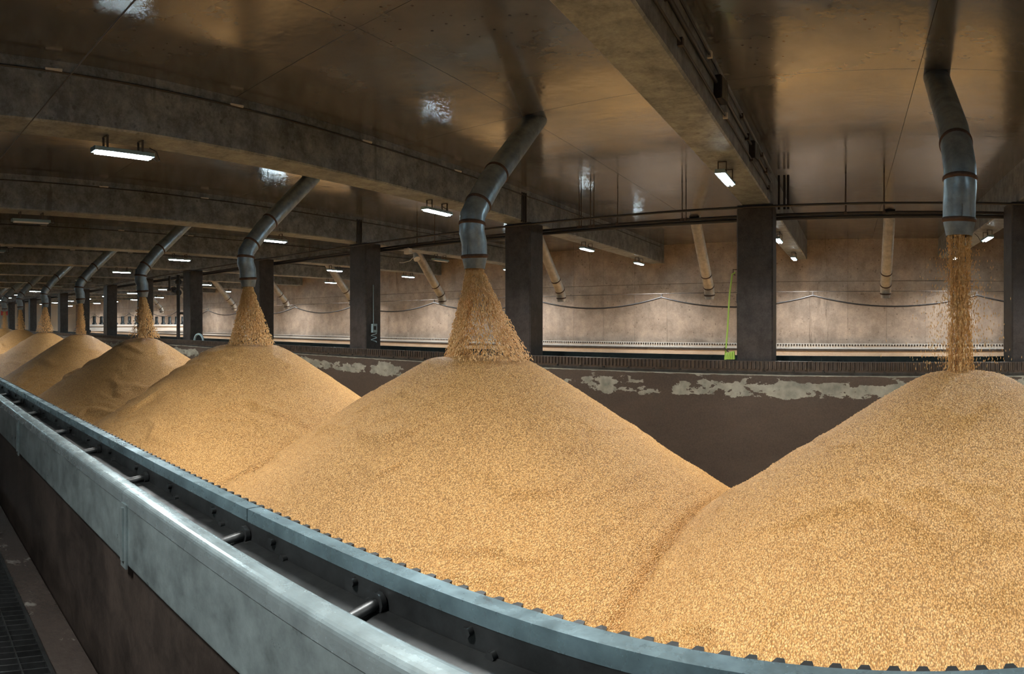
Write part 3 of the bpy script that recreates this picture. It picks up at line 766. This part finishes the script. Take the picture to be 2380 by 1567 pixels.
# standpipe with valves beside the sixth column, and the hoop handle
sx_ = -26.0 * 0.962
sxp = -24.55
r = thing('standpipe', (sxp, 11.25, Z_RAIL), 'black standpipe with side branch and valve wheels', 'pipe')
m = MB(); m.tube([(sxp, 11.25, Z_RAIL - 0.2), (sxp, 11.25, 3.58)], 0.075, 12); m.build('riser', M['conduit'], r)
m = MB(); m.tube([(sxp, 11.25, 3.05), (sxp - 0.5, 11.25, 3.0), (sxp - 1.1, 11.25, 3.0)], 0.05, 10); m.build('branch', M['conduit'], r)
m = MB(); m.tube([(sxp - 0.9, 11.25, 3.0), (sxp - 0.9, 11.25, 3.6)], 0.05, 10); m.build('branch', M['conduit'], r)
for p in ((sxp - 0.45, 11.25, 3.0), (sxp, 11.25, 3.3), (sxp, 11.25, 2.85)):
    m = MB(); m.tube([(p[0] - 0.06, p[1], p[2]), (p[0] + 0.06, p[1], p[2])], 0.13, 14); m.build('flange', M['darksteel'], r)
m = MB(); m.tube([(sxp, 11.25, 2.0), (sxp + 0.8, 11.25, 2.0)], 0.05, 8); m.build('branch', M['conduit'], r)
hp = [(-22.25 - 0.36 * math.cos(math.pi * q / 12), 11.05, Z_RAIL + 0.24 * math.sin(math.pi * q / 12)) for q in range(13)]
m = MB(); m.tube(hp, 0.04, 8); tag(m.build('pipe_hoop', M['housing']), 'grey arched pipe hoop standing on the partition rail', 'hoop')

# ------------------------------------------------------------------ turning machine bridge over the far box
XM = -42.0
r = thing('turning_machine', (XM, 16.7, Z_RAIL), 'white turning machine bridge with a row of dark motors in the far box', 'machine')
m = MB(); m.box(XM - 0.5, XM + 0.5, Y_PART2 - 0.12, Y_BACK - 0.17, 1.06, 1.50); m.build('girder', M['white'], r)
m = MB(); m.box(XM + 0.5, XM + 0.56, Y_PART2 - 0.12, Y_BACK - 0.17, 1.36, 1.40); m.build('girder_lip', M['trimwhite'], r)
mm = MB(); mm.tube([(0, 0, 0), (0, 0, 0.10), (0, 0, 0.12), (0, 0, 0.55)], [0.16, 0.16, 0.11, 0.11], 10); mm = mm.mesh('motor')
for i in range(15): spawn('motor', mm, M['motor'], r, (XM + 0.2, 13.0 + i * 0.5, 1.50))
wm = MB(); wm.tube([(-0.05, 0, 0), (0.05, 0, 0)], 0.10, 12); wm = wm.mesh('wheel')
for y, zw in ((12.545, Z_RAIL + 0.12), (20.77, Z_RAIL + 0.10)):
    for dx in (-0.45, 0.45): spawn('wheel', wm, M['conduit'], r, (XM + dx * 1.24, y, zw))
r = thing('wall_sign', (X_END + 0.02, 13.2, 2.6), 'small red sign on the far end wall', 'sign')
m = MB(); m.box(X_END, X_END + 0.04, 12.0, 12.8, 2.5, 3.0); m.build('board', M['red'], r)

# small floodlight hung from the conduits
fx, fy, fz = -11.55, 11.75, 3.30
r = thing('floodlight', (fx, fy, fz), 'small white floodlight hung from the conduits left of the wide stream', 'floodlight')
m = MB(); m.box(fx - 0.40, fx - 0.22, fy - 0.06, fy + 0.06, 3.36, 3.50); m.build('driver_box', M['white'], r)
m = MB(); m.tube([(fx - 0.3, fy, 3.48), (fx - 0.3, fy, 3.52)], 0.02, 6); m.tube([(fx - 0.22, fy, 3.40), (fx, fy, fz + 0.02)], 0.014, 6); m.build('arm', M['white'], r)
m = MB(); m.tube([(fx - 0.06, fy, fz + 0.05), (fx + 0.0, fy - 0.03, fz - 0.02), (fx + 0.07, fy - 0.06, fz - 0.10)], [0.05, 0.07, 0.085], 12); m.build('head', M['white'], r)
m = MB(); m.tube([(fx - 0.05, fy, fz), (fx - 0.25, fy, fz - 0.12), (fx - 0.5, fy, fz - 0.15), (fx - 0.62, fy, fz - 0.14)], 0.008, 6); m.build('cord', M['white'], r)
